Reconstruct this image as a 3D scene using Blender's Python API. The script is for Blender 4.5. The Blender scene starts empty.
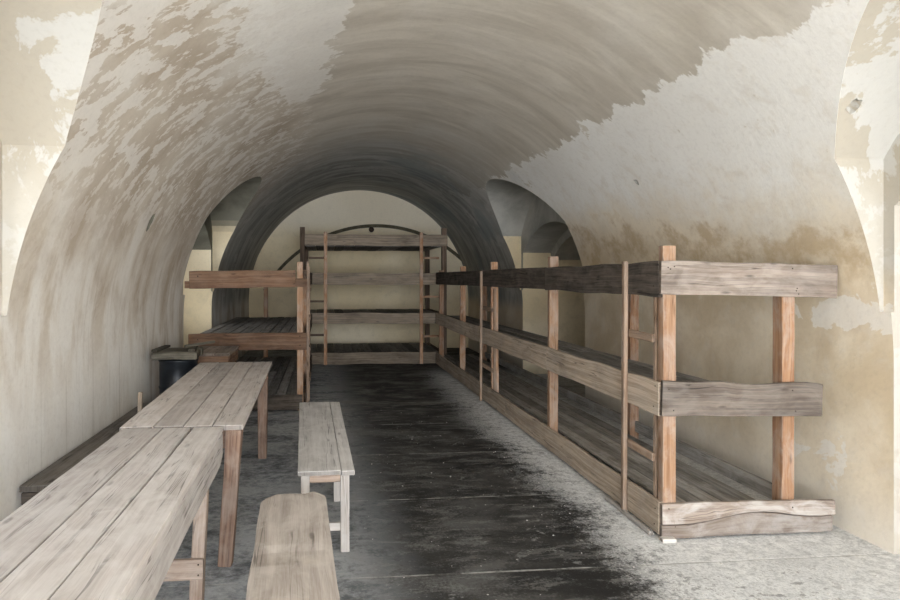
import bpy, bmesh, math, random
from mathutils import Vector, Matrix, noise
random.seed(7)
C = bpy.context.scene.collection
PI = math.pi
S = bpy.context.scene

# ------------------------------------------------------------------ nodes
class G:
    """small helper that wires shader nodes"""
    def __init__(self, name):
        self.m = bpy.data.materials.new(name); self.m.use_nodes = True
        self.t = self.m.node_tree; self.t.nodes.clear()
        self.out = self.t.nodes.new('ShaderNodeOutputMaterial')
        self.b = self.t.nodes.new('ShaderNodeBsdfPrincipled')
        self.t.links.new(self.b.outputs[0], self.out.inputs[0])
    def put(self, sock, v):
        if isinstance(v, bpy.types.NodeSocket): self.t.links.new(v, sock)
        elif v is not None:
            if isinstance(v, (tuple, list)) and len(v) == 3 and sock.type == 'RGBA': v = (*v, 1)
            sock.default_value = v
    def node(self, t): return self.t.nodes.new(t)
    def math(self, op, a, b=None, c=None, clamp=False):
        n = self.node('ShaderNodeMath'); n.operation = op; n.use_clamp = clamp
        for i, v in enumerate((a, b, c)):
            if v is not None: self.put(n.inputs[i], v)
        return n.outputs[0]
    def add(self, a, b): return self.math('ADD', a, b)
    def sub(self, a, b): return self.math('SUBTRACT', a, b)
    def mul(self, a, b): return self.math('MULTIPLY', a, b)
    def mx(self, a, b): return self.math('MAXIMUM', a, b)
    def mn(self, a, b): return self.math('MINIMUM', a, b)
    def inv(self, a): return self.math('SUBTRACT', 1.0, a)
    def sm(self, x, lo, hi):
        n = self.node('ShaderNodeMapRange'); n.interpolation_type = 'SMOOTHSTEP'
        self.put(n.inputs[0], x); n.inputs[1].default_value = lo; n.inputs[2].default_value = hi
        return n.outputs[0]
    def fall(self, x, lo, hi): return self.inv(self.sm(x, lo, hi))
    def vec(self, x, y, z):
        n = self.node('ShaderNodeCombineXYZ')
        for i, v in enumerate((x, y, z)): self.put(n.inputs[i], v)
        return n.outputs[0]
    def noise(self, v, scale=1, det=4, rough=.55, dist=0):
        n = self.node('ShaderNodeTexNoise'); self.put(n.inputs['Vector'], v)
        n.inputs['Scale'].default_value = scale; n.inputs['Detail'].default_value = det
        n.inputs['Roughness'].default_value = rough; n.inputs['Distortion'].default_value = dist
        return n.outputs[0]
    def voro(self, v, scale=1, feature='F1'):
        n = self.node('ShaderNodeTexVoronoi'); n.feature = feature
        self.put(n.inputs['Vector'], v); n.inputs['Scale'].default_value = scale
        return n.outputs['Distance']
    def mix(self, f, a, b, blend='MIX'):
        n = self.node('ShaderNodeMix'); n.data_type = 'RGBA'; n.blend_type = blend
        self.put(n.inputs[0], f); self.put(n.inputs[6], a); self.put(n.inputs[7], b)
        return n.outputs[2]
    def bump(self, h, strength=.3, dist=.01):
        n = self.node('ShaderNodeBump'); n.inputs['Strength'].default_value = strength
        n.inputs['Distance'].default_value = dist; self.put(n.inputs['Height'], h)
        self.t.links.new(n.outputs[0], self.b.inputs['Normal'])
    def done(self, col, rough=.9, spec=.25, metal=0):
        self.put(self.b.inputs['Base Color'], col); self.put(self.b.inputs['Roughness'], rough)
        self.put(self.b.inputs['Specular IOR Level'], spec); self.put(self.b.inputs['Metallic'], metal)
        return self.m

def wood(name, lo, hi, dirt=(.1, .09, .08), dirt_amt=.4, dust=None, dust_amt=0, grain=1.0, rough=.85, knots=True, var=.3):
    g = G(name)
    uv = g.node('ShaderNodeUVMap'); uv.uv_map = 'UVMap'
    r = g.node('ShaderNodeUVMap'); r.uv_map = 'board'
    s = g.node('ShaderNodeSeparateXYZ'); g.t.links.new(uv.outputs[0], s.inputs[0])
    q = g.node('ShaderNodeSeparateXYZ'); g.t.links.new(r.outputs[0], q.inputs[0])
    u, v = s.outputs[0], s.outputs[1]
    rx, ry = q.outputs[0], q.outputs[1]
    warp = g.noise(g.vec(g.mul(u, 1.4), g.mul(v, 6), 0), 1, 2)
    vv = g.add(v, g.mul(g.sub(warp, .5), .055))
    ring = g.noise(g.vec(g.mul(u, .9), g.mul(vv, 42 * grain), 3), 1, 3, .6)
    fine = g.noise(g.vec(g.mul(u, 7), g.mul(v, 260), 5), 1, 2, .6)
    blot = g.noise(g.vec(g.mul(u, 2.2), g.mul(v, 5), 9), 1, 5, .65, .4)
    spot = g.noise(g.vec(g.mul(u, 14), g.mul(v, 22), 2), 1, 4, .7)
    f = g.add(g.mul(g.sm(ring, .36, .64), .62), g.mul(g.sm(fine, .3, .7), .38))
    col = g.mix(f, lo, hi)
    col = g.mix(g.mul(g.sm(blot, .42, .72), dirt_amt), col, dirt)
    col = g.mix(g.mul(g.sm(spot, .58, .80), dirt_amt * .35), col, dirt)
    ck = g.noise(g.vec(g.mul(u, .8), g.mul(vv, 24), 13), 1, 2, .5)
    ckm = g.mul(g.fall(g.math('ABSOLUTE', g.sub(ck, .5)), .004, .016), g.sm(g.noise(g.vec(g.mul(u, 1.5), g.mul(v, 8), 23), 1, 3), .47, .58))
    col = g.mix(g.mul(ckm, .7), col, tuple(c * .3 for c in lo))
    if knots:
        k = g.voro(g.vec(g.mul(u, 2.6), g.mul(v, 9), 1), 1)
        col = g.mix(g.mul(g.fall(k, .05, .13), .75), col, tuple(c * .4 for c in lo))
    if dust:
        dn = g.noise(g.vec(g.mul(u, 5), g.mul(v, 9), 17), 1, 5, .65, .6)
        col = g.mix(g.mul(g.sm(dn, .38, .68), dust_amt), col, dust)
    col = g.mix(1.0, col, g.mix(rx, (1 - var,) * 3, (1 + var * .6,) * 3), 'MULTIPLY')
    col = g.mix(g.fall(ry, -.6, -.4), col, g.mix(1.0, col, (.5, .48, .46), 'MULTIPLY'))   # end grain is darker
    g.bump(g.add(g.mul(ring, .7), g.mul(fine, .5)), .35, .004)
    return g.done(col, rough, .2)

M = {}
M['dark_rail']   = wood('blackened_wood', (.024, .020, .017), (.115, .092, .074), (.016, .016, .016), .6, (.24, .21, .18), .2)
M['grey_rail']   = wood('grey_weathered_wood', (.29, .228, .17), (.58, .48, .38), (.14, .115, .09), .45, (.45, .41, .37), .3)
M['end_grey']    = wood('grey_brown_board', (.12, .094, .078), (.285, .235, .195), (.085, .07, .06), .5, (.42, .38, .34), .25)
M['pale_low']    = wood('dusty_pale_board', (.20, .155, .125), (.36, .305, .262), (.16, .12, .10), .35, (.58, .56, .54), .5)
M['post']        = wood('orange_pine', (.27, .13, .068), (.52, .31, .18), (.20, .13, .09), .3, (.56, .50, .44), .45, grain=.8)
M['post_low']    = wood('bright_pine', (.30, .155, .085), (.52, .33, .205), (.24, .15, .10), .25, (.62, .56, .50), .4, grain=.8)
M['pole']        = wood('thin_pine_pole', (.26, .165, .105), (.48, .345, .25), (.14, .10, .075), .35, (.55, .5, .45), .3)
M['old_post']    = wood('old_brown_post', (.085, .058, .042), (.22, .16, .118), (.05, .04, .03), .5, None, 0)
M['back_rail']   = wood('brown_grey_rail', (.15, .118, .085), (.36, .29, .22), (.07, .058, .045), .5, (.34, .30, .26), .2)
M['plank']       = wood('dark_grey_planks', (.15, .138, .122), (.35, .325, .29), (.07, .064, .058), .45, (.46, .45, .44), .4, var=.45)
M['brown_rail']  = wood('red_brown_board', (.115, .06, .036), (.27, .165, .105), (.06, .036, .025), .45, (.34, .26, .2), .2)
M['table']       = wood('pale_grey_table_wood', (.41, .37, .345), (.575, .53, .505), (.27, .24, .215), .24, (.66, .645, .63), .5, var=.16)
M['table_near']  = wood('grey_table_wood', (.375, .342, .322), (.53, .495, .475), (.25, .23, .21), .28, (.60, .585, .57), .5, var=.16)
M['red_leg']     = wood('red_brown_leg', (.11, .065, .047), (.26, .175, .13), (.07, .05, .04), .4, (.38, .33, .29), .3)
M['pale_leg']    = wood('pale_brown_leg', (.20, .143, .108), (.36, .285, .235), (.14, .10, .08), .35, (.5, .46, .42), .3)
M['bench']       = wood('bleached_bench_wood', (.44, .428, .42), (.62, .61, .60), (.33, .30, .27), .2, (.74, .73, .72), .45, var=.1)
M['bench_leg'] = wood('bleached_leg_wood', (.33, .30, .275), (.47, .44, .415), (.22, .2, .18), .25, (.55, .53, .52), .35, var=.1)
M['bench_near']  = wood('sawn_plank_wood', (.335, .295, .265), (.53, .485, .45), (.19, .155, .125), .3, (.62, .58, .54), .45, grain=.55)
M['wall_bench']  = wood('dark_bench_wood', (.13, .115, .10), (.27, .245, .215), (.07, .062, .055), .4, (.32, .31, .30), .35)
M['lid']         = wood('mouldy_lid_wood', (.06, .054, .04), (.19, .172, .135), (.02, .018, .015), .6, (.26, .25, .21), .12)
M['box_top']     = wood('box_top_wood', (.19, .145, .115), (.36, .30, .255), (.11, .085, .07), .35, (.45, .4, .36), .3)
M['shim']        = wood('whitewashed_block', (.40, .37, .34), (.56, .53, .50), (.4, .37, .34), .3)

def plain(name, c, c2, scale=30, rough=.6, metal=0, spec=.4):
    g = G(name); tc = g.node('ShaderNodeTexCoord').outputs['Object']
    n = g.noise(tc, scale, 5, .65)
    g.bump(n, .25, .003)
    return g.done(g.mix(g.sm(n, .35, .7), c, c2), rough, spec, metal)
M['drum'] = plain('dark_blue_painted_steel', (.006, .008, .011), (.018, .022, .028), 14, .38, .2, .5)
M['nail'] = plain('rusty_iron', (.03, .022, .018), (.07, .045, .03), 60, .7, .3)
M['crumb'] = plain('plaster_crumbs', (.42, .41, .39), (.62, .60, .58), 40, .95)

XC, ZC, R = .797, 1.1, 2.48

def plaster_material():
    g = G('stained_lime_plaster')
    pos = g.node('ShaderNodeNewGeometry').outputs['Position']
    s = g.node('ShaderNodeSeparateXYZ'); g.t.links.new(pos, s.inputs[0])
    X, Y, Z = s.outputs
    a = g.math('ARCTAN2', g.sub(X, XC), g.sub(Z, ZC))           # 0 at the crown, + to the right
    arc = g.mul(a, R)
    P = g.vec(X, Y, Z)
    W = g.vec(g.mul(arc, .55), g.mul(Y, 1.0), 0)                 # strokes run round the vault
    big = g.noise(P, .55, 3, .5)
    med = g.noise(P, 1.7, 5, .6, .3)
    sml = g.noise(P, 6.0, 6, .65, .3)
    tiny = g.noise(P, 28, 4, .7)
    # brush strokes sweeping round the vault
    stroke = g.noise(g.vec(g.mul(arc, .9), g.mul(Y, 4.2), 0), 1, 5, .62, .5)
    # --- base coat: greige
    col = g.mix(g.sm(stroke, .3, .72), (.47, .425, .355), (.64, .595, .515))
    col = g.mix(g.mul(g.sm(med, .42, .72), .4), col, (.70, .665, .60))
    # --- left side: brown grey coat with scraped white flecks
    am = g.mul(a, -1)
    left = g.sm(g.add(am, g.mul(g.sub(med, .5), .3)), .30, .55)
    lb = g.mix(g.sm(med, .34, .66), (.45, .38, .30), (.60, .54, .455))
    sk = g.add(g.mul(arc, 1.0), g.mul(Y, .55)); sk2 = g.sub(g.mul(Y, 1.0), g.mul(arc, .55))
    fl = g.noise(g.vec(g.mul(sk, 3.6), g.mul(sk2, 6.6), 4), 1, 6, .62, .25)
    fl2 = g.noise(g.vec(g.mul(sk, 9), g.mul(sk2, 17), 14), 1, 4, .6, .2)
    zone = g.noise(g.vec(g.mul(arc, .8), g.mul(Y, .8), 11), 1, 3, .6)
    flt = g.add(fl, g.mul(g.sub(zone, .5), .22))
    flt = g.add(flt, g.mul(g.fall(Y, 3.4, 5.2), .05))
    flm = g.mul(g.sm(flt, .535, .555), g.add(.15, g.mul(g.fall(am, 1.0, 1.3), .52)))
    flm = g.mx(flm, g.mul(g.mul(g.sm(g.add(fl2, g.mul(g.sub(fl, .5), .5)), .57, .60), g.fall(am, 1.05, 1.25)), .6))
    lb = g.mix(flm, lb, (.80, .775, .73))
    wash = g.mul(g.sm(g.add(zone, g.mul(g.sub(sml, .5), .25)), .46, .60), g.mul(g.fall(Y, 4.2, 6.5), g.fall(am, .75, 1.05)))
    lb = g.mix(g.mul(wash, .6), lb, (.73, .71, .665))
    drip = g.noise(g.vec(g.mul(Y, 3.2), g.mul(Z, .8), 2), 1, 5, .62, .5)
    lowl = g.sm(g.add(am, g.mul(g.sub(med, .5), .5)), 1.0, 1.5)
    lb = g.mix(g.mul(lowl, g.mul(g.sm(drip, .38, .58), .75)), lb, (.78, .765, .73))
    foot_l = g.mul(g.fall(Z, .7, 1.5), g.fall(Y, 4.5, 7))
    lb = g.mix(g.mul(foot_l, .75), lb, (.79, .78, .75))
    fine_run = g.noise(g.vec(g.mul(Y, 22), g.mul(Z, .8), 6), 1, 3, .6)
    lb = g.mix(g.mul(g.mul(g.sm(fine_run, .55, .72), g.fall(Z, 1.0, 1.9)), .35), lb, (.42, .385, .33))
    # pale run below the hole
    run = g.mul(g.fall(g.math('ABSOLUTE', g.sub(g.add(Y, g.mul(g.sub(drip, .5), .5)), 5.25)), .06, .16), g.mul(g.sm(am, 1.1, 1.2), g.fall(am, 1.35, 1.5)))
    lb = g.mix(g.mul(run, .7), lb, (.74, .715, .67))
    col = g.mix(left, col, lb)
    # --- white lime patch left of the crown
    pa = g.add(g.math('ABSOLUTE', g.add(a, .42)), g.mul(g.mx(g.sub(Y, 4.6), 0), .06))
    pa = g.add(pa, g.mul(g.sub(med, .5), .35)); pa = g.add(pa, g.mul(g.sub(sml, .5), .3))
    patch = g.mul(g.fall(pa, .15, .17), g.fall(g.add(Y, g.mul(g.sub(sml, .5), 2)), 6.0, 6.4))
    col = g.mix(g.mul(patch, .75), col, (.78, .76, .715))
    # --- white coat on the right haunch, scalloped edge
    sc = g.noise(g.vec(g.mul(arc, 2.2), g.mul(Y, 4.0), 3), 1, 5, .68, .2)
    lim = g.add(a, g.add(g.mul(g.sub(med, .5), .16), g.mul(g.sub(sc, .5), .22)))
    lim = g.sub(lim, g.mul(g.fall(Y, 2.9, 3.5), .05))
    right = g.sm(lim, .695, .705)
    rw = g.mix(g.sm(big, .35, .65), (.80, .78, .735), (.87, .86, .825))
    rw = g.mix(g.mul(g.sm(sml, .5, .68), .3), rw, (.64, .58, .49))
    off = g.mul(g.sm(g.add(med, g.mul(g.sub(sml, .5), .35)), .635, .65), g.fall(a, 1.1, 1.2))
    rw = g.mix(g.mul(off, .6), rw, (.58, .52, .42))
    # tan wall lower down, ochre damp blotches above the boards
    band = g.add(a, g.add(g.mul(g.sub(med, .5), .5), g.mul(g.sub(sml, .5), .25)))
    farr = g.sm(Y, 3.6, 6.8)
    band = g.add(band, g.mul(farr, .10))
    tan = g.mix(g.sm(med, .35, .68), (.60, .485, .325), (.77, .675, .525))
    tan = g.mix(g.mul(g.sm(sml, .50, .66), .3), tan, (.73, .68, .60))
    rw = g.mix(g.mul(g.sm(band, .98, 1.36), .92), rw, tan)
    bl = g.noise(g.vec(g.mul(arc, 2.4), g.mul(Y, 2.2), 21), 1, 6, .7, .15)
    och = g.mul(g.sm(g.add(a, g.add(g.mul(g.sub(bl, .5), .35), g.mul(farr, .14))), 1.215, 1.295), g.fall(a, 1.32, 1.42))
    rw = g.mix(g.mul(och, g.mul(g.sm(bl, .44, .62), .66)), rw, (.45, .325, .18))
    wp = g.sm(g.add(g.noise(g.vec(X, Y, g.mul(Z, 1.3)), 2.6, 5, .6, .5), g.mul(g.fall(g.math('ABSOLUTE', g.sub(Z, 1.38)), .0, .2), .16)), .63, .65)
    wp = g.mul(wp, g.mul(g.fall(Y, 3.9, 4.4), g.sm(a, 1.36, 1.4)))
    rw = g.mix(g.mul(wp, .6), rw, (.82, .80, .76))
    foot = g.fall(g.add(Z, g.mul(g.sub(med, .5), .5)), .0, .5)
    rw = g.mix(g.mul(foot, .6), rw, (.72, .70, .66))
    col = g.mix(right, col, rw)
    # --- side bays
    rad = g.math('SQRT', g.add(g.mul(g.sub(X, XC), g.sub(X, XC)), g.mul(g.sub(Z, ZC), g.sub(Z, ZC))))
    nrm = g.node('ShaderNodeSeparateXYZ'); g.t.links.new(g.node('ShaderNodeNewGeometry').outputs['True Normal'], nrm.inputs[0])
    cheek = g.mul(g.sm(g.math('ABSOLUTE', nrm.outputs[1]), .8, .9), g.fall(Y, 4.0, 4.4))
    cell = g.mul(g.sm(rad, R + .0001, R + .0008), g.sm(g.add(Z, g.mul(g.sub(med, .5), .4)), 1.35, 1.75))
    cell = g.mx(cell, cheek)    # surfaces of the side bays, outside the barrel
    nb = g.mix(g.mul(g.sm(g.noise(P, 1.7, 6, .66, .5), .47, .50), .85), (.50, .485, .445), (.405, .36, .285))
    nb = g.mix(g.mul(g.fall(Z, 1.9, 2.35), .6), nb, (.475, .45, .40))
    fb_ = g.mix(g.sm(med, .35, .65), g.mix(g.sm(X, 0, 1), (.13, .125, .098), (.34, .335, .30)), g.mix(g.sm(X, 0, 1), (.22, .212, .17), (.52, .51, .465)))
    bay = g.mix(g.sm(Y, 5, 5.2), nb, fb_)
    # --- far bay: grey wash on the vault, brushed edge
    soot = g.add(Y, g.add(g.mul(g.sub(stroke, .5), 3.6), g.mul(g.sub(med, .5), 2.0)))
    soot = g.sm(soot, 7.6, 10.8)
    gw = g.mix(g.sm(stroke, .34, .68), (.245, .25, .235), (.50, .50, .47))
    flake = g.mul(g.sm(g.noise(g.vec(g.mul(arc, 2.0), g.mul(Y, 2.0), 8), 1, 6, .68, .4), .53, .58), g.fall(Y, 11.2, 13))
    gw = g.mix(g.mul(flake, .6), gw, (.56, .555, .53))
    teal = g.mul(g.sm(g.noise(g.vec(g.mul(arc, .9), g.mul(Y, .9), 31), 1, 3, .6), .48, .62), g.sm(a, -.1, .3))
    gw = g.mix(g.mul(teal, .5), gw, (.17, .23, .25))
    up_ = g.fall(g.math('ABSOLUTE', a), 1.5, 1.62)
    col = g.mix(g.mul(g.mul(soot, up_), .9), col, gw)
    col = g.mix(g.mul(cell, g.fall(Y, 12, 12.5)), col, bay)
    # recess cheeks and end wall: cream
    nx = g.node('ShaderNodeNewGeometry').outputs['True Normal']
    ns = g.node('ShaderNodeSeparateXYZ'); g.t.links.new(nx, ns.inputs[0])
    facing = g.sm(g.math('ABSOLUTE', ns.outputs[1]), .8, .9)
    cream = g.mix(g.sm(big, .35, .65), (.74, .62, .41), (.86, .76, .57))
    cream = g.mix(g.mul(g.sm(sml, .48, .7), .35), cream, (.54, .46, .31))
    cream = g.mix(g.mul(g.sm(Z, 2.4, 2.9), .6), cream, (.76, .71, .61))
    col = g.mix(g.mul(facing, g.sm(Y, 6.5, 6.7)), col, cream)
    # fine tooth
    col = g.mix(g.mul(g.sm(tiny, .45, .75), .12), col, (.25, .22, .18))
    h = g.add(g.mul(med, 1.2), g.add(g.mul(sml, .5), g.add(g.mul(tiny, .12), g.mul(stroke, .5))))
    g.bump(h, .28, .02)
    return g.done(col, .95, .12)
M['plaster'] = plaster_material()

def floor_material():
    g = G('worn_black_floor')
    pos = g.node('ShaderNodeNewGeometry').outputs['Position']
    s = g.node('ShaderNodeSeparateXYZ'); g.t.links.new(pos, s.inputs[0])
    X, Y, Z = s.outputs
    P = g.vec(X, Y, 0)
    big = g.noise(P, .9, 4, .6, .4)
    med = g.noise(g.vec(g.mul(X, 1.6), g.mul(Y, 2.6), 1), 1, 6, .68, .5)
    sml = g.noise(P, 16, 7, .78)
    grit = g.noise(P, 60, 4, .75)
    scrape = g.noise(g.vec(g.mul(X, 3.2), g.mul(Y, 10), 5), 1, 6, .72, .5)
    col = g.mix(g.sm(med, .35, .7), (.017, .017, .017), (.062, .06, .057))
    col = g.mix(g.mul(g.sm(g.add(scrape, g.mul(g.sub(grit, .5), .35)), .52, .62), .55), col, (.15, .15, .145))
    wear = g.noise(g.vec(g.mul(X, 5), g.mul(Y, 7), 41), 1, 7, .78, .4)
    col = g.mix(g.mul(g.sm(wear, .56, .62), g.add(.12, g.mul(g.sm(big, .47, .62), .6))), col, (.27, .275, .27))
    # grey worn area under tables and beside the left wall
    e = g.add(X, g.add(g.mul(g.sub(med, .5), 1.1), g.mul(g.sub(sml, .5), .7)))
    lf = g.fall(e, .0, .6)
    gl = g.mix(g.sm(g.add(g.mul(med, .55), g.mul(sml, .45)), .38, .60), (.13, .14, .15), (.56, .585, .61))
    col = g.mix(g.mul(lf, .85), col, gl)
    patchy = g.sm(g.add(med, g.mul(g.sub(grit, .5), .5)), .5, .66)
    col = g.mix(g.mul(g.mul(patchy, g.fall(X, .1, 1.5)), .35), col, (.27, .28, .285))
    # pale dust along the bunks and in the near right corner
    edge = g.add(g.sub(X, g.add(1.62, g.mul(g.fall(Y, 2.2, 3.6), -.22))), g.mul(g.sm(Y, 4.5, 7.5), .04))
    e2 = g.add(edge, g.add(g.mul(g.sub(med, .5), 1.1), g.add(g.mul(g.sub(sml, .5), .9), g.mul(g.sub(grit, .5), .5))))
    dust_bounce = g.mx(g.sm(e2, -.12, .36), g.fall(g.add(Y, g.mul(g.sub(med, .5), 2)), 1.2, 2.3))  # unseen floor towards the gateway also paled, to bounce light onto the vault
    dc = g.mix(g.sm(g.add(g.mul(sml, .6), g.mul(grit, .4)), .36, .64), (.40, .412, .42), (.86, .87, .87))
    dark_spots = g.mul(g.sm(g.add(sml, g.mul(g.sub(med, .5), .5)), .53, .60), g.mx(g.fall(edge, .05, .35), g.mul(g.fall(Y, 3.1, 3.5), g.fall(edge, .9, 1.5))))
    dc = g.mix(g.mul(dark_spots, .7), dc, (.13, .13, .13))
    col = g.mix(g.mul(dust_bounce, g.fall(Y, 9.6, 11.2)), col, dc)
    # far end: grey brown scuffs
    fs = g.mul(g.sm(Y, 6.2, 8.5), g.sm(g.add(g.mul(scrape, .6), g.mul(med, .4)), .46, .62))
    col = g.mix(g.mul(fs, .6), col, (.21, .205, .185))
    # seams between the slabs, chalky
    k = g.math('FRACT', g.math('DIVIDE', g.add(g.sub(Y, 4.447), 11.45 + g_seam), 1.145))
    kd = g.math('ABSOLUTE', g.sub(k, .5))
    wob = g.mul(g.sub(g.noise(P, 6, 3), .5), .012)
    seam = g.fall(g.add(kd, wob), .003, .009)
    sn = g.sm(g.noise(g.vec(g.mul(X, 3), g.mul(Y, 1), 0), 1.6, 5, .7), .38, .62)
    col = g.mix(g.mul(g.mul(seam, sn), .75), col, (.40, .40, .385))
    # white specks
    v = g.voro(P, 9)
    spk = g.mul(g.fall(v, .03, .07), g.sm(g.noise(P, 4.3, 2), .5, .56))
    col = g.mix(g.mul(spk, .85), col, (.68, .67, .65))
    col = g.mix(g.mul(g.sm(grit, .56, .74), .35), col, (.2, .2, .195))
    g.bump(g.add(g.mul(med, .8), g.add(g.mul(sml, .4), g.mul(seam, -.6))), .35, .012)
    ro = g.mix(g.mx(dust_bounce, lf), (.62,) * 3, (.95,) * 3)
    return g.done(col, ro, .22)
g_seam = .5725
M['floor'] = floor_material()

# ------------------------------------------------------------------ mesh helpers
class MB:
    def __init__(self):
        self.bm = bmesh.new()
        self.uv = self.bm.loops.layers.uv.new('UVMap'); self.rn = self.bm.loops.layers.uv.new('board')
    def board(self, p0, p1, wdir, w, t, w1=None, t1=None, seg=None, jit=.0018, ch=.004, lo=None, hi=None, bow=None):
        """a sawn board from p0 to p1; w across wdir, t across the third axis; lo/hi move its two long edges"""
        p0, p1 = Vector(p0), Vector(p1); ax = p1 - p0; L = ax.length; ax.normalize()
        wd = Vector(wdir); wd = (wd - ax * wd.dot(ax)).normalized(); td = ax.cross(wd)
        w1 = w if w1 is None else w1; t1 = t if t1 is None else t1
        n = seg or max(2, min(60, int(L / .09)))
        sd = random.uniform(0, 1000); ou, ov = random.uniform(0, 50), random.uniform(0, 50)
        rr = (random.random(), random.random())
        rings = []; us = []
        stations = [0, min(ch / L, .2)] + [i / n for i in range(1, n)] + [1 - min(ch / L, .2), 1]
        for si, f in enumerate(stations):
            end = si in (0, len(stations) - 1)
            ww = (w + (w1 - w) * f) / 2; tt = (t + (t1 - t) * f) / 2
            c = min(ch, ww * .45, tt * .45)
            a = -ww + (lo(f) if lo else 0); b = ww + (hi(f) if hi else 0)
            if end: a += c * .7; b -= c * .7; tt -= c * .7
            o = p0 + ax * (L * f)
            if bow: o = o + Vector(bow(f))
            ring = []
            for k, (x, y) in enumerate(((a + c, -tt), (b - c, -tt), (b, -tt + c), (b, tt - c), (b - c, tt), (a + c, tt), (a, tt - c), (a, -tt + c))):
                j = noise.noise_vector(Vector((sd + L * f * 5.0, k * 3.1, sd * .3))) * jit
                ring.append(self.bm.verts.new(o + wd * (x + j.x) + td * (y + j.y)))
            rings.append(ring); us.append(L * f)
        per = [0]
        vs = [v.co for v in rings[1]]
        for k in range(8): per.append(per[-1] + (vs[(k + 1) % 8] - vs[k]).length)
        for i in range(len(rings) - 1):
            for k in range(8):
                k2 = (k + 1) % 8
                fa = self.bm.faces.new((rings[i][k], rings[i][k2], rings[i + 1][k2], rings[i + 1][k]))
                fa.smooth = False
                for lp, (uu, pv) in zip(fa.loops, ((us[i], per[k]), (us[i], per[k + 1]), (us[i + 1], per[k + 1]), (us[i + 1], per[k]))):
                    lp[self.uv].uv = (uu + ou, pv + ov); lp[self.rn].uv = rr
        for ring, rev in ((rings[0], True), (rings[-1], False)):
            fa = self.bm.faces.new(list(reversed(ring)) if rev else ring)
            for lp in fa.loops:
                d = lp.vert.co - p0
                lp[self.uv].uv = (d.dot(td) * .25 + ou, d.dot(wd) + ov); lp[self.rn].uv = (rr[0], -1)
        return self
    def lathe(self, cen, prof, n=32, wob=0):
        cen = Vector(cen); rows = []
        for r, z in prof:
            rows.append([self.bm.verts.new(cen + Vector((math.cos(2 * PI * k / n) * r, math.sin(2 * PI * k / n) * r, z))) for k in range(n)])
        for i in range(len(rows) - 1):
            for k in range(n):
                f = self.bm.faces.new((rows[i][k], rows[i][(k + 1) % n], rows[i + 1][(k + 1) % n], rows[i + 1][k])); f.smooth = True
        self.bm.faces.new(list(reversed(rows[0]))); self.bm.faces.new(rows[-1])
        return self
    def blob(self, cen, r, sd, sub=1, sq=(1, 1, 1)):
        res = bmesh.ops.create_icosphere(self.bm, subdivisions=sub, radius=r)
        for v in res['verts']:
            v.co = Vector(cen) + Vector([v.co[i] * sq[i] for i in range(3)]) * (1 + .5 * noise.noise(v.co * (1.2 / r) + Vector((sd, sd, 0))))
        return self

def obj(name, mb, mat, parent=None, kind=None, label=None):
    bm = mb.bm if isinstance(mb, MB) else mb
    me = bpy.data.meshes.new(name)
    if parent is not None:
        root = parent
        while root.parent: root = root.parent
        if root.type == 'EMPTY':
            bm.transform((Matrix.Translation(root.location) @ root.rotation_euler.to_matrix().to_4x4()).inverted())
    bmesh.ops.recalc_face_normals(bm, faces=bm.faces[:])
    bm.to_mesh(me); bm.free()
    o = bpy.data.objects.new(name, me); C.objects.link(o)
    me.materials.append(M[mat] if isinstance(mat, str) else mat)
    if parent is not None: o.parent = parent
    if kind: o['kind'] = kind
    if label: o['label'] = label
    return o

def thing(name, label, cat, loc=(0, 0, 0), rz=0, group=None):
    o = bpy.data.objects.new(name, None); C.objects.link(o)
    o.location = loc; o.rotation_euler = (0, 0, rz); o.empty_display_size = .1
    o['label'] = label; o['category'] = cat
    if group: o['group'] = group
    return o

def B(*a, **k): return MB().board(*a, **k)
def wav(amp, sd, fr=4): return lambda f: amp * noise.noise(Vector((f * fr, sd, .3)))

def nail(p, n, parent, r=.0042):
    """small nail head sitting in a board face"""
    mb = MB(); n = Vector(n).normalized()
    mb.lathe((0, 0, 0), [(r * .3, -.012), (r * .5, -.004), (r, 0), (r * .8, .003), (r * .2, .004)], 10)
    q = Vector((0, 0, 1)).rotation_difference(n)
    mb.bm.transform(Matrix.Translation(Vector(p)) @ q.to_matrix().to_4x4())
    return obj('nail', mb, 'nail', parent)

# ------------------------------------------------------------------ the vaulted room
def prism(pts, axis, a0, a1):
    """closed prism; pts are (y,z) for axis X or (x,z) for axis Y"""
    bm = bmesh.new()
    mk = (lambda p, h: (h, p[0], p[1])) if axis == 'X' else (lambda p, h: (p[0], h, p[1]))
    A = [bm.verts.new(mk(p, a0)) for p in pts]; Bv = [bm.verts.new(mk(p, a1)) for p in pts]
    n = len(pts)
    for i in range(n): bm.faces.new((A[i], A[(i + 1) % n], Bv[(i + 1) % n], Bv[i]))
    bm.faces.new(A); bm.faces.new(list(reversed(Bv)))
    bmesh.ops.recalc_face_normals(bm, faces=bm.faces[:])
    return bm
def tmp(bm, name):
    me = bpy.data.meshes.new(name); bm.to_mesh(me); bm.free()
    o = bpy.data.objects.new(name, me); C.objects.link(o); return o
def segarch(c, half, z0, zs, zc, n=28):
    """outline with straight sides from z0 up to zs and a segmental arch up to zc"""
    h = zc - zs; r = (half * half + h * h) / (2 * h); cz = zc - r; t = math.asin(min(1, half / r))
    if h > half: t = PI - t
    pts = [(c - half, z0)]
    pts += [(c + r * math.sin(-t + 2 * t * i / n), cz + r * math.cos(-t + 2 * t * i / n)) for i in range(n + 1)]
    pts.append((c + half, z0))
    return pts
def roundarch(xc, zc, r, z0, n=128):
    return [(xc - r, z0)] + [(xc - r * math.cos(PI * i / n), zc + r * math.sin(PI * i / n)) for i in range(n + 1)] + [(xc + r, z0)]

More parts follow.
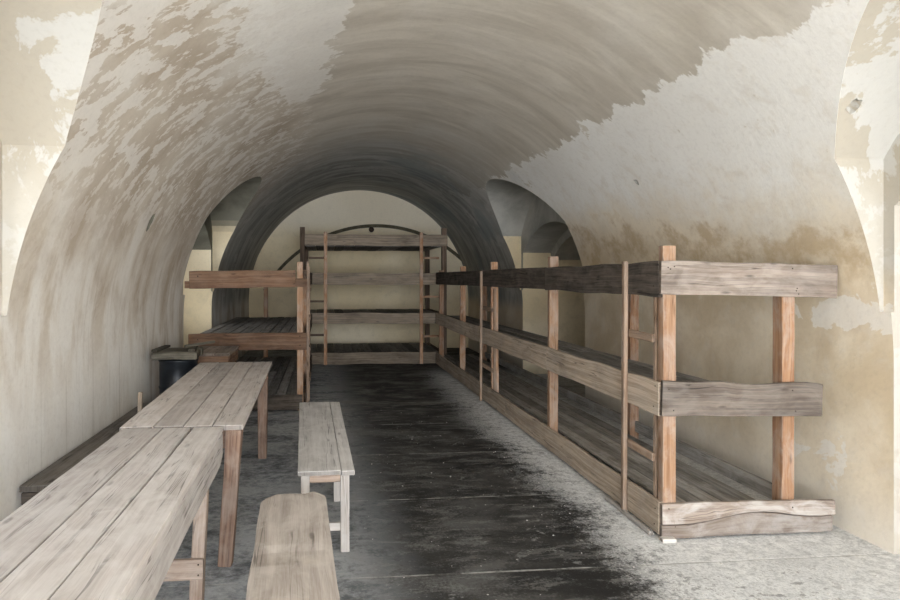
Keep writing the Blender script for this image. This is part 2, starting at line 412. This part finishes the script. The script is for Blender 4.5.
YB, YF = 14.0, -5.2
blk = prism([(-5.2, -.6), (6.8, -.6), (6.8, 4.6), (-5.2, 4.6)], 'Y', YF - .5, YB + .6)
block = tmp(blk, 'block')
tools = [tmp(prism(roundarch(XC, ZC, R, -.02), 'Y', YF, YB), 'barrel')]
XLW, XRW = XC - R, XC + R
#            side, centre, half, tip, niche centre, niche half, niche depth
for sx, c, hf, zc, nc, nh, nd in ((-1, 8.47, 1.07, 2.95, 8.52, .92, .62), (1, 8.80, 1.35, 3.02, 8.81, 1.24, .48),
                                  (-1, 2.09, 1.345, 3.02, 2.06, 1.24, .5), (1, 2.01, 1.35, 3.02, 2.05, 1.24, .5)):
    w = XC + sx * R
    lu = sorted((XC + sx * .6, w + sx * .004)); tools.append(tmp(prism(segarch(c, hf, 1.40, 2.30, zc), 'X', *lu), 'lunette'))
    ni = sorted((XC + sx * 1.2, w + sx * nd)); tools.append(tmp(prism(segarch(nc, nh, -.02, 2.02, 2.42), 'X', *ni), 'niche'))
    if c < 5:       # daylight windows in the near bays
        wi = sorted((XC + sx * 2, XC + sx * 7)); tools.append(tmp(prism(segarch(nc, .6, 1.05, 2.0, 2.3), 'X', *wi), 'light'))
    elif sx < 0:    # window at the back of the left far niche
        tools.append(tmp(prism(segarch(nc, .7, .9, 1.9, 2.25), 'X', XC - 7, XC - 2), 'light'))
    elif sx > 0:    # dark passage behind the right far niche
        tools.append(tmp(prism(segarch(9.0, .95, -.02, 1.9, 2.25), 'X', XC + 2, w + 2.2), 'passage'))
tools.append(tmp(prism(segarch(XC, 2.3, -.02, 1.5, 3.4), 'Y', YF - 1, YF + .3), 'gateway'))
def pit(c, r, sd, sq=(1, 1, 1)):
    mb = MB().blob(c, r, sd, 2, sq); return tmp(mb.bm, 'pit')
tools.append(pit((XC + R * math.sin(-1.165), 5.46, ZC + R * math.cos(-1.165)), .06, 5, (1.3, .8, 2.0)))
tools.append(pit((XC + R * math.sin(.98), 5.46, ZC + R * math.cos(.98)), .032, 9))
tools.append(pit((2.90, 3.16, 2.546), .04, 13, (1, 1.2, 1.3)))
for t in tools:
    md = block.modifiers.new('cut', 'BOOLEAN'); md.operation = 'DIFFERENCE'; md.solver = 'EXACT'; md.object = t
dg = bpy.context.evaluated_depsgraph_get()
room_me = bpy.data.meshes.new_from_object(block.evaluated_get(dg))
for o in tools + [block]: bpy.data.objects.remove(o, do_unlink=True)

sets = {k: [] for k in ('ceiling', 'wall_left', 'wall_right', 'wall_back', 'wall_front')}
rb = bmesh.new(); rb.from_mesh(room_me)
for f in rb.faces:
    c = f.calc_center_median(); n = f.normal
    if c.x < -5.19 or c.x > 6.79 or c.z < -.1 or c.z > 4.59 or c.y < YF - .49 or c.y > YB + .59: k = None   # outside of the masonry
    elif abs(n.z) > .9 and c.z < 0: k = None
    elif c.y > YB - .02: k = 'wall_back'
    elif c.y < YF + .01: k = 'wall_front'
    elif c.z > 2.2 and n.z < -.05: k = 'ceiling'
    elif c.x < XC: k = 'wall_left'
    else: k = 'wall_right'
    if k: sets[k].append(f.index)
for k, idx in sets.items():
    b2 = bmesh.new(); b2.from_mesh(room_me); b2.faces.ensure_lookup_table()
    keep = set(idx)
    bmesh.ops.delete(b2, geom=[f for f in b2.faces if f.index not in keep], context='FACES')
    me = bpy.data.meshes.new(k); b2.to_mesh(me); b2.free()
    o = bpy.data.objects.new(k, me); C.objects.link(o); me.materials.clear(); me.materials.append(M['plaster'])
    me.shade_smooth(); me.set_sharp_from_angle(angle=math.radians(14))
    o['kind'] = 'structure'
rb.free()
tb = bmesh.new()
ap = segarch(1.17, 2.54, 1.2, 1.33, 2.815, 48)[1:-1]; ai = segarch(1.17, 2.47, 1.2, 1.33, 2.745, 48)[1:-1]
ring = []
for (xo, zo), (xi, zi) in zip(ap, ai):
    ring.append([tb.verts.new(p) for p in ((xo, YB - .07, zo), (xi, YB - .07, zi), (xi, YB + .1, zi), (xo, YB + .1, zo))])
for q0, q1 in zip(ring[:-1], ring[1:]):
    for k in range(4): tb.faces.new((q0[k], q0[(k + 1) % 4], q1[(k + 1) % 4], q1[k]))
tb.faces.new(ring[0]); tb.faces.new(list(reversed(ring[-1])))
M['arch_band'] = plain('dark_olive_band', (.075, .068, .045), (.13, .115, .08), 9, .9, 0, .2)  # dark olive band along the arch line of the end wall
obj('trim_1', tb, 'arch_band', kind='structure')
kn = thing('hole_knob', 'small black knob added in place of a dark hole in the cream end wall above the tall bunk', 'knob', (1.04, YB, 2.69))
mbk = MB().lathe((0, 0, 0), [(.03, -.02), (.03, .05), (.055, .065), (.06, .085), (.05, .105), (.02, .115)], 20)  # dark knob added where the wall has a black hole
mbk.bm.transform(Matrix.Translation((1.04, YB, 2.69)) @ Matrix.Rotation(PI / 2, 4, 'X'))
obj('head', mbk, 'nail', kn)
fb = bmesh.new()
vs = [fb.verts.new(p) for p in ((-5.2, YF - 6, 0), (6.8, YF - 6, 0), (6.8, YB + .5, 0), (-5.2, YB + .5, 0))]
fb.faces.new(vs)
obj('floor', fb, 'floor', kind='structure')

# ------------------------------------------------------------------ long right bunk
def ladder(root, x, y0, y1, z1, rungs, out, mat='pole', wpole=.038):
    """pole y0, second stile y1 beside a post; both stand on the floor and are nailed to the rails"""
    l = obj('ladder', B((x, y0, 0), (x + .004, y0 - .01, z1), (0, 1, 0), wpole, .03), mat, root)
    obj('stile', B((x + out, y1, 0.0), (x + out, y1, z1 - .22), (0, 1, 0), .034, .028), mat, l)
    for z in rungs:
        obj('rung', B((x + out * .5, y0 - .06 * (1 if y1 > y0 else -1), z + .005), (x + out * .5, y1 + .03 * (1 if y1 > y0 else -1), z - .005), (0, 0, 1), .05, .022), mat, l)
    return l

rb_ = thing('bunk_bed', 'long three-tier wooden bunk running the length of the right wall', 'bunk bed', (2.05, 3.6, 0))
posts_y = (3.66, 5.6, 7.57, 9.42, 11.15)
for i, y in enumerate(posts_y):
    top = (1.80, 1.80, 1.80, 1.78, 1.74)[i]
    obj('post', B((2.112, y, 0), (2.112 + (.0, .004, -.012, .01, 0)[i], y, top), (1, 0, 0), .084, .058, jit=.003), 'post_low' if i in (0, 1) else 'post', rb_)
for i, y in enumerate((3.69, 5.64, 11.15)):
    obj('post', B((2.905, y, 0), (2.91, y, 1.60), (1, 0, 0), .085, .09, jit=.003), 'post', rb_)
# front rails: two boards to each tier, butted at the second post
def rail2(z0, z1, mats, amp, jy=5.62, x=2.055):
    zc = (z0 + z1) / 2; w = z1 - z0
    out = []
    for k, (a, b) in enumerate(((3.632, jy - .004), (jy + .004, 11.3))):
        out.append(obj('rail', B((x, a, zc), (x, b, zc), (0, 0, 1), w, .028, seg=50, hi=wav(amp, k + z0, 5), lo=wav(amp, k + 3 + z0, 5)), mats[k], rb_))
    return out
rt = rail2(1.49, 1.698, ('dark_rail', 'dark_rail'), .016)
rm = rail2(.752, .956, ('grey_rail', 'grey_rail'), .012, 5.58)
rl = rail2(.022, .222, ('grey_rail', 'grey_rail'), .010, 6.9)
# end boards, nailed to the two end posts
e1 = obj('end_board', B((2.042, 3.616, 1.603), (3.205, 3.616, 1.578), (0, 0, 1), .204, .028, w1=.212, hi=wav(.012, 5, 3), lo=wav(.008, 8, 3)), 'end_grey', rb_)
e2 = obj('end_board', B((2.05, 3.616, .866), (3.105, 3.616, .832), (0, 0, 1), .215, .028, w1=.2, hi=wav(.022, 2, 5), lo=wav(.012, 4, 4)), 'end_grey', rb_)
# lowest end board has split along its grain into two pieces
mb = MB()
mb.board((2.05, 3.616, .155), (3.19, 3.616, .165), (0, 0, 1), .125, .028, w1=.085, hi=wav(.012, 3, 4), lo=lambda f: .05 * (1 - f) * f * 2 - .018 * math.sin(f * 9))
mb.board((2.045, 3.614, .052), (3.17, 3.614, .07), (0, 0, 1), .085, .03, w1=.11, hi=lambda f: .05 * (1 - f) * f * 2 - .018 * math.sin(f * 9) - .006, lo=wav(.012, 9, 5))
e3 = obj('end_board', mb, 'pale_low', rb_)
for x, z, e in ((2.085, 1.665, e1), (2.10, 1.655, e1), (2.125, 1.67, e1), (2.9, 1.66, e1), (2.925, 1.52, e1), (2.94, 1.50, e1), (2.93, 1.535, e1),
                (2.09, .92, e2), (2.12, .79, e2), (2.9, .90, e2), (2.92, .77, e2), (2.09, .19, e3), (2.13, .08, e3), (2.9, .17, e3)):
    nail((x, 3.6015, z), (0, -1, 0), e)
for y, z, r in ((3.66, 1.64, rt[0]), (3.69, 1.55, rt[0]), (3.67, .93, rm[0]), (3.69, .80, rm[0]), (3.67, .17, rl[0]), (3.68, .07, rl[0])):
    nail((2.0405, y, z), (-1, 0, 0), r)
# sleeping platforms, planks laid along the bunk
def planks_y(xs, y0, y1, z, t=.024, gap=.008, joints=(), mat='plank', root=None, name='platform'):
    mb = MB()
    x0, x1, n = xs; w = (x1 - x0) / n
    for i in range(n):
        cuts = [y0] + [j + random.uniform(-.25, .25) for j in joints] + [y1]
        for a, b in zip(cuts[:-1], cuts[1:]):
            dz = random.uniform(-.004, .004)
            mb.board((x0 + w * (i + .5), a + .003, z - t / 2 + dz), (x0 + w * (i + .5), b - .003, z - t / 2 + dz + random.uniform(-.003, .003)), (1, 0, 0), w - gap, t, seg=10)
    return obj(name, mb, mat, root)
planks_y((2.165, 2.74, 5), 3.64, 11.3, .185, joints=(6.6, 9.2), root=rb_)
planks_y((2.165, 2.60, 4), 3.64, 11.3, .905, joints=(5.6, 8.4), root=rb_)
planks_y((2.165, 2.86, 6), 3.64, 11.3, 1.585, joints=(6.4, 9), root=rb_)
obj('back_board', B((2.925, 3.76, .20), (2.925, 11.1, .20), (0, 0, 1), .10, .03), 'plank', rb_)
for z, xe in ((.14, 2.76), (.86, 2.62), (1.545, 2.95)):
    for y in posts_y: obj('crossbar', B((2.07, y + .05, z), (xe, y + .05, z), (0, 0, 1), .05, .035), 'plank', rb_)
ladder(rb_, 2.022, 4.04, 3.745, 1.712, (1.225, .478), .068)
ladder(rb_, 2.022, 7.93, 7.50, 1.69, (1.21, .462), .068)
obj('shim', B((2.03, 3.585, .012), (2.115, 3.58, .012), (0, 1, 0), .05, .024), 'shim', rb_, label='whitish packing block under the near post')
mb = MB().board((2.012, 3.66, .0165), (2.02, 4.3, .0165), (0, 0, 1), .03, .03, jit=.002, ch=.009)
obj('runner', mb, 'shim', rb_)

# ------------------------------------------------------------------ tall bunk across the end wall
bk = thing('bunk_bed', 'tall four-tier wooden bunk standing across the cream end wall', 'bunk bed', (.92, 11.5, 0))
BY = 11.5; BYR = 13.35
for x, y, top, m in ((-.415, BY + .05, 2.54, 'old_post'), (2.237, BY + .05, 2.54, 'old_post'), (-.40, BYR, 2.3, 'old_post'), (2.22, BYR, 2.3, 'old_post')):
    obj('post', B((x, y, 0), (x, y, top), (1, 0, 0), .09, .09, jit=.004), m, bk)
for z0, z1, x0, x1, m in ((2.2, 2.41, -.37, 2.29, 'back_rail'), (1.475, 1.695, -.34, 2.2, 'back_rail'), (.75, .955, -.34, 2.2, 'back_rail'), (.01, .225, -.34, 2.2, 'back_rail')):
    obj('rail', B((x0, BY - .016, (z0 + z1) / 2), (x1, BY - .016, (z0 + z1) / 2 - .006), (0, 0, 1), z1 - z0, .03, hi=wav(.012, z0, 5), lo=wav(.012, z1, 5)), m, bk)
    zz = (z0 + z1) / 2
    for x in (-.40, 2.225):
        obj('side_rail', B((x, BY + .1, zz), (x, BYR - .05, zz), (0, 0, 1), .18, .028), 'old_post', bk)
for z in (.19, .925, 1.60, 2.21):
    planks_y((-.36, 2.18, 14), BY + .01, BYR + .05, z, root=bk)
for xp, xs, rungs, m in ((.01, -.30, (1.97, 1.17, .55), 'post'), (1.79, 2.13, (1.975, 1.25, .51), 'post')):
    l = obj('ladder', B((xp, BY - .05, 0), (xp, BY - .048, 2.45), (1, 0, 0), .062, .034, jit=.004), m, bk)
    for z in rungs:
        obj('rung', B((xp, BY - .022, z), (xs, BY - .022, z), (0, 0, 1), .04, .02), 'post' if xs > xp else 'old_post', l)

# ------------------------------------------------------------------ bunk in the left recess
lb = thing('bunk_bed', 'wooden bunk with reddish-brown end boards in the recess of the left wall', 'bunk bed', (-.3, 7.55, 0))
obj('post', B((-.30, 7.585, 0), (-.302, 7.585, 1.795), (1, 0, 0), .072, .075, jit=.003), 'post_low', lb)
for x, y, t in ((-.30, 9.3, 1.72), (-.30, 11.2, 1.72), (-1.05, 11.2, 1.68)):
    obj('post', B((x, y, 0), (x, y, t), (1, 0, 0), .075, .075, jit=.003), 'post' if y > 8 else 'brown_rail', lb)
t1 = obj('end_board', B((-1.6, 7.53, 1.577), (-.352, 7.53, 1.592), (0, 0, 1), .205, .03, hi=wav(.010, 1, 4), lo=wav(.010, 6, 4)), 'brown_rail', lb)
obj('ledger', B((-1.66, 7.565, 1.52), (-1.35, 7.565, 1.52), (0, 0, 1), .085, .028), 'brown_rail', lb)
obj('crosspiece', B((-.352, 7.53, 1.545), (-.215, 7.53, 1.545), (0, 0, 1), .10, .03), 'brown_rail', lb)
obj('end_board', B((-1.61, 7.53, .838), (-.22, 7.53, .842), (0, 0, 1), .2, .03, hi=wav(.010, 3, 4), lo=wav(.010, 7, 4)), 'brown_rail', lb)
obj('end_board', B((-1.61, 7.53, .105), (-.27, 7.53, .105), (0, 0, 1), .18, .03, hi=wav(.010, 4, 4)), 'dark_rail', lb)
for z in (1.59, .84, .11):
    obj('rail', B((-.245, 7.56, z), (-.245, 11.3, z), (0, 0, 1), .2, .028, hi=wav(.01, z, 6)), 'old_post', lb)
for z in (.195, .90, 1.56):
    planks_y((-1.58, -.345, 10), 7.56, 11.25, z, gap=.012, joints=(9.4,), root=lb)
l = obj('ladder', B((-.212, 7.72, 0), (-.212, 7.72, 1.80), (0, 1, 0), .045, .03), 'pole', lb)
obj('stile', B((-.212, 8.15, 0), (-.212, 8.15, 1.76), (0, 1, 0), .04, .03), 'pole', l)
for z in (.35, .72, 1.1, 1.45): obj('rung', B((-.19, 7.68, z), (-.19, 8.19, z), (0, 0, 1), .045, .02), 'pole', l)
for x, z in ((-.37, 1.65), (-.37, 1.53), (-1.5, 1.62), (-.3, .90), (-.3, .79), (-1.5, .87)): nail((x, 7.514, z), (0, -1, 0), t1, .008)

# ------------------------------------------------------------------ tables
def table_back():
    t = thing('table', 'pale plank-topped table with reddish-brown legs, farther of the two long tables', 'table', (-.82, 4.85, 0))
    mb = MB()
    near, far = (-1.125, -.452, 3.52), (-1.213, -.513, 6.16)
    fr = (0, .27, .51, .745, 1)
    for i in range(4):
        xa = [near[0] + (near[1] - near[0]) * q for q in fr[i:i + 2]]; xb = [far[0] + (far[1] - far[0]) * q for q in fr[i:i + 2]]
        g = .0055
        mb.board(((xa[0] + xa[1]) / 2, near[2] + random.uniform(-.008, .008), .766), ((xb[0] + xb[1]) / 2, far[2] + random.uniform(-.01, .01), .766 + random.uniform(-.002, .002)), (1, 0, 0), xa[1] - xa[0] - g, .028, w1=xb[1] - xb[0] - g, seg=24, ch=.003)
    obj('tabletop', mb, 'table', t)
    k = -.0225
    for (x0, x1, y, m) in ((-.553, -.508, 3.5 + .06, 'red_leg'), (-.553, -.553, 5.62, 'red_leg'), (-1.06, -1.085, 3.56, 'red_leg'), (-1.12, -1.13, 5.62, 'red_leg')):
        obj('leg', B((x0, y - .03, 0), (x1, y + .005, .75), (1, 0, 0), .075, .075, w1=.088, t1=.085, jit=.004), m, t)
    obj('apron', B((-.515, 3.61, .695), (-.558, 5.58, .695), (0, 0, 1), .11, .024), 'red_leg', t)
    obj('apron', B((-1.085, 3.61, .695), (-1.13, 5.58, .695), (0, 0, 1), .11, .024), 'red_leg', t)
    for y, a, b in ((3.57, -1.03, -.56), (5.63, -1.08, -.61)):
        obj('apron', B((a, y, .695), (b, y, .695), (0, 0, 1), .11, .024), 'red_leg', t)
table_back()
def table_near():
    t = thing('table', 'long grey plank table with a thick edge board, nearest the camera at lower left', 'table', (-.8, 2.2, 0))
    mb = MB()
    for i, (a0, a1, b0, b1) in enumerate(((-1.095, -.885, -1.085, -.872), (-.879, -.722, -.866, -.70), (-.716, -.56, -.696, -.512))):
        mb.board(((a0 + a1) / 2, 3.49, .765), ((b0 + b1) / 2, .95, .765), (1, 0, 0), a1 - a0, .03, w1=b1 - b0, seg=30, ch=.003, jit=.0025, hi=(lambda f: -.014 * max(0, 1 - f / .22)) if i == 1 else None)
    obj('tabletop', mb, 'table_near', t)
    obj('edge_board', B((-.574, 3.475, .668), (-.526, .96, .668), (0, 0, 1), .165, .03, hi=wav(.004, 2, 8), lo=lambda f: .012 * math.sin(f * 5) + (.05 * max(0, .04 - f) / .04)), 'table_near', t)
    obj('edge_board', B((-1.075, 3.475, .69), (-1.066, .96, .69), (0, 0, 1), .12, .03), 'table_near', t)
    for y in (3.1, 1.25):
        obj('leg', B((-.625, y, 0), (-.56 - .03, y, .75), (1, 0, 0), .062, .06, jit=.003), 'pale_leg', t)
        obj('leg', B((-1.0, y, 0), (-1.04, y, .75), (1, 0, 0), .062, .06, jit=.003), 'pale_leg', t)
        c = obj('crossbar', B((-1.04, y - .042, .199), (-.583, y - .042, .199), (0, 0, 1), .098, .026), 'pale_leg', t)
        for z in (.175, .225): nail((-.605, y - .056, z), (0, -1, 0), c)
        obj('crossbar', B((-1.05, y + .045, .70), (-.575, y + .045, .70), (0, 0, 1), .09, .026), 'pale_leg', t)
table_near()

# ------------------------------------------------------------------ benches
b1 = thing('bench', 'bleached two-board bench on square legs standing in the aisle', 'bench', (0, 4.6, 0))
mb = MB()
mb.board((-.157 + .125, 3.615, .467), (-.234 + .139, 5.63, .467), (1, 0, 0), .25, .028, w1=.268, seg=24, ch=.004)
mb.board((.134, 3.605, .467), (.087, 5.62, .467), (1, 0, 0), .077, .028, w1=.085, seg=24, ch=.004)
obj('seat', mb, 'bench', b1)
for y, dx in ((3.645, 0), (4.47, -.03), (5.5, -.06)):
    for x in (.116, -.115): obj('leg', B((x + dx, y, 0), (x + dx, y, .453), (1, 0, 0), .052, .045), 'bench_leg', b1)
    obj('crosspiece', B((-.09 + dx, y, .43), (.09 + dx, y, .43), (0, 0, 1), .045, .03), 'pale_leg', b1)
    if y < 4 or y > 5: obj('stretcher', B((-.09 + dx, y, .145), (.09 + dx, y, .145), (0, 0, 1), .046, .028), 'bench_leg', b1)
b2 = thing('bench', 'rough single-plank bench with chopped corners, nearest the camera at the bottom edge', 'bench', (-.13, 2.3, 0))
def near_plank():
    bm = bmesh.new(); mbx = MB(); bm.free(); bm = mbx.bm
    a = Vector((-.163, 3.275, 0)); b = Vector((-.075, 1.35, 0)); ax = (b - a).normalized(); sd = Vector((-ax.y, ax.x, 0)) * -1
    if sd.x < 0: sd = -sd
    L = (b - a).length
    st = [0, .012, .03, .06, .1, .14] + [.14 + (L - .3) * i / 26 for i in range(1, 27)] + [L - .1, L - .04, L - .01, L]
    def half(s, side):
        e = min(s, L - s)
        base = .163
        if side < 0: cut = max(0, .06 - e * .55) if s < L / 2 else max(0, .03 - e * .4)
        else: cut = max(0, .035 - e * .5)
        return base - cut + .005 * noise.noise(Vector((s * 4, side * 7, 0)))
    rows = []
    nx = 10
    for s in st:
        row = []
        h0, h1 = -half(s, -1), half(s, 1)
        dent = -.010 * math.exp(-((s - .73) / .055) ** 2)
        for i in range(nx + 1):
            f = i / nx; x = h0 + (h1 - h0) * f
            ed = -.006 if i in (0, nx) else 0
            jag = .012 * noise.noise(Vector((f * 5, 3, 1))) if s == 0 else 0
            z = .48 + ed + dent * (1 - .5 * f) + .0025 * noise.noise(Vector((x * 12, s * 5, 2))) - (.008 if s in (0, L) else 0) - .012 * max(0, 1 - s / .06) * (.5 + noise.noise(Vector((f * 4, 8, 0))))
            row.append((a + ax * (s - jag) + sd * x + Vector((0, 0, z)), s, x))
        rows.append(row)
    T = [[bm.verts.new(p) for p, _, _ in r] for r in rows]; Bv = [[bm.verts.new(p - Vector((0, 0, .06))) for p, _, _ in r] for r in rows]
    def face(vs, uvs):
        f = bm.faces.new(vs)
        for lp, q in zip(f.loops, uvs): lp[mbx.uv].uv = (q[0] + 7.3, q[1] + 2.1); lp[mbx.rn].uv = (.6, .5)
    n = len(rows)
    for i in range(n - 1):
        for j in range(nx):
            q = [(rows[p][r][1], rows[p][r][2]) for p, r in ((i, j), (i, j + 1), (i + 1, j + 1), (i + 1, j))]
            face((T[i][j], T[i][j + 1], T[i + 1][j + 1], T[i + 1][j]), q)
            face((Bv[i][j], Bv[i + 1][j], Bv[i + 1][j + 1], Bv[i][j + 1]), [q[0], q[3], q[2], q[1]])
        for j in (0, nx):
            s0, s1 = rows[i][j][1], rows[i + 1][j][1]
            face((T[i][j], T[i + 1][j], Bv[i + 1][j], Bv[i][j]), ((s0, 9), (s1, 9), (s1, 9.06), (s0, 9.06)))
    for i in (0, n - 1):
        for j in range(nx):
            x0, x1 = rows[i][j][2], rows[i][j + 1][2]
            face((T[i][j], T[i][j + 1], Bv[i][j + 1], Bv[i][j]), ((0, x0), (0, x1), (.02, x1), (.02, x0)))
    return mbx
obj('seat', near_plank(), 'bench_near', b2)
for y, xo in ((2.95, -.148), (1.65, -.089)):
    for s in (-1, 1):
        obj('leg', B((xo + s * .11, y, 0), (xo + s * .09, y, .424), (1, 0, 0), .055, .055), 'pale_leg', b2)
    obj('crosspiece', B((xo - .1, y + .043, .385), (xo + .1, y + .043, .385), (0, 0, 1), .06, .025), 'pale_leg', b2)

wb = thing('bench', 'low dark bench fixed along the left wall behind the tables', 'bench', (-1.45, 4.8, 0))
mb = MB()
for i in range(2): mb.board((-1.575 + .19 * i, 3.57, .442), (-1.575 + .19 * i, 5.85, .442), (1, 0, 0), .187, .036, seg=24)
obj('seat', mb, 'wall_bench', wb)
obj('end_board', B((-1.66, 3.59, .385), (-1.30, 3.59, .385), (0, 0, 1), .07, .03), 'dark_rail', wb)
for y in (3.7, 4.8, 5.75): obj('support', B((-1.46, y, 0), (-1.46, y, .424), (1, 0, 0), .28, .05), 'wall_bench', wb)
pg = thing('stake', 'short grey wooden stake standing upright by the left wall', 'stake', (-1.52, 5.28, .46))
obj('shaft', B((-1.52, 5.28, .4605), (-1.515, 5.28, .66), (1, 0, 0), .034, .03, jit=.004), 'grey_rail', pg)
w2 = thing('bench', 'lighter low bench at the left edge, just in front of the dark wall bench', 'bench', (-1.5, 2.7, 0))
mb = MB()
for i in range(2): mb.board((-1.582 + .185 * i, 1.6, .312), (-1.582 + .185 * i, 3.56, .312), (1, 0, 0), .18, .036, seg=20)
obj('seat', mb, 'bench_near', w2)
for y in (1.8, 3.3): obj('support', B((-1.49, y, 0), (-1.49, y, .294), (1, 0, 0), .28, .05), 'bench_near', w2)

# ------------------------------------------------------------------ drum, lid and small box table
dr = thing('drum', 'dark blue-black metal drum against the left wall beyond the tables', 'drum', (-1.40, 6.12, 0))
obj('body', MB().lathe((-1.40, 6.12, 0), [(.16, 0), (.175, .008), (.178, .03), (.175, .05), (.175, .27), (.183, .285), (.175, .30), (.175, .55), (.183, .565), (.175, .58), (.175, .80), (.184, .815), (.184, .828), (.165, .828)], 40), 'drum', dr)
ld = thing('wooden_lid', 'mouldy grey-green board lid lying on top of the dark drum', 'lid', (-1.42, 6.1, .83))
mb = MB()
mb.board((-1.60, 5.95, .881), (-1.19, 5.97, .879), (0, 1, 0), .13, .07, jit=.012, ch=.014)
mb.board((-1.61, 6.09, .881), (-1.20, 6.11, .879), (0, 1, 0), .13, .07, jit=.012, ch=.014)
mb.board((-1.60, 6.23, .881), (-1.20, 6.25, .879), (0, 1, 0), .13, .07, jit=.012, ch=.014)
obj('boards', mb, 'lid', ld)
obj('batten', B((-1.235, 5.90, .927), (-1.29, 6.33, .927), (1, 0, 0), .055, .022, jit=.005), 'lid', ld)
obj('batten', B((-1.57, 5.90, .927), (-1.55, 6.33, .927), (1, 0, 0), .055, .022, jit=.005), 'lid', ld)
st = thing('stick', 'short dark stick lying across the edge of the drum lid', 'stick', (-1.2, 6.15, .89))
obj('shaft', B((-1.32, 6.02, .953), (-1.10, 6.33, .964), (0, 0, 1), .026, .024, jit=.004), 'lid', st)
bx = thing('small_table', 'small low table with a reddish-brown apron between the drum and the left bunk', 'table', (-1.2, 6.8, 0))
mb = MB()
for i in range(3): mb.board((-1.365 + .158 * i, 6.45, .817), (-1.365 + .158 * i, 7.15, .817), (1, 0, 0), .155, .03, seg=8)
obj('tabletop', mb, 'box_top', bx)
obj('apron', B((-1.42, 6.475, .745), (-.985, 6.475, .745), (0, 0, 1), .11, .025), 'brown_rail', bx)
obj('apron', B((-1.42, 7.125, .745), (-.985, 7.125, .745), (0, 0, 1), .11, .025), 'brown_rail', bx)
for x in (-1.42, -.99): obj('apron', B((x, 6.49, .745), (x, 7.11, .745), (0, 0, 1), .11, .025), 'brown_rail', bx)
for x in (-1.39, -1.02):
    for y in (6.52, 7.08): obj('leg', B((x, y, 0), (x, y, .80), (1, 0, 0), .06, .06), 'brown_rail', bx)

# ------------------------------------------------------------------ crumbs of plaster on the floor
mb = MB()
rnd = random.Random(3)
for i in range(420):
    if rnd.random() < .55: x, y = rnd.uniform(1.55, 2.0) , rnd.uniform(2.4, 9.5)
    else: x, y = rnd.uniform(.2, 2.0), rnd.uniform(2.4, 7.5)
    if rnd.random() < .2: x, y = rnd.uniform(2.1, 3.2), rnd.uniform(2.6, 3.5)
    r = rnd.choice((.002, .0025, .003, .003, .004, .006))
    mb.blob((x, y, r * .45), r, i, 1, (1, 1, .6))
cr = obj('plaster_crumbs', mb, 'crumb', kind='stuff')
cr['label'] = 'white plaster crumbs scattered over the black aisle floor'; cr['category'] = 'debris'

# ------------------------------------------------------------------ daylight, camera
L_SKY, L_LEFT, L_RIGHT, L_FAR, L_GATE = .5, 1.6, 1.1, .45, 6.6
w = bpy.data.worlds.new('overcast'); S.world = w; w.use_nodes = True
bg = w.node_tree.nodes['Background']; bg.inputs[0].default_value = (.93, .97, 1.0, 1); bg.inputs[1].default_value = L_SKY
def daylight(name, loc, rot, sx, sy, radiance, col=(.915, .95, 1)):
    l = bpy.data.lights.new(name, 'AREA'); l.shape = 'RECTANGLE'; l.size = sx; l.size_y = sy
    l.energy = radiance * PI * sx * sy; l.color = col
    o = bpy.data.objects.new(name, l); C.objects.link(o); o.location = loc; o.rotation_euler = rot
daylight('window_daylight', (-2.24, 2.06, 1.68), (0, -PI / 2, 0), 1.3, 1.25, L_LEFT)
daylight('window_daylight', (3.83, 2.05, 1.68), (0, PI / 2, 0), 1.3, 1.25, L_RIGHT)
daylight('window_daylight', (-2.36, 8.52, 1.6), (0, -PI / 2, 0), 1.5, 1.6, L_FAR)
daylight('gateway_daylight', (XC, YF - .05, 1.72), (-PI / 2, 0, PI), 4.6, 3.4, L_GATE)

cd = bpy.data.cameras.new('camera'); cam = bpy.data.objects.new('camera', cd); C.objects.link(cam)
cam.location = (0, 0, 1.6); cam.rotation_euler = (PI / 2, 0, -math.radians(5.5))
cd.sensor_width = 36; cd.lens = 620 / 900 * 36; cd.clip_start = .02
cd.shift_x = (450 - 384.7) / 900; cd.shift_y = -22 / 900
S.camera = cam
S.view_settings.view_transform = 'Standard'; S.view_settings.look = 'None'
S.view_settings.gamma = 1; S.view_settings.use_curve_mapping = False
S.view_settings.exposure = 1.75
S.cycles.max_bounces = 10; S.cycles.diffuse_bounces = 8
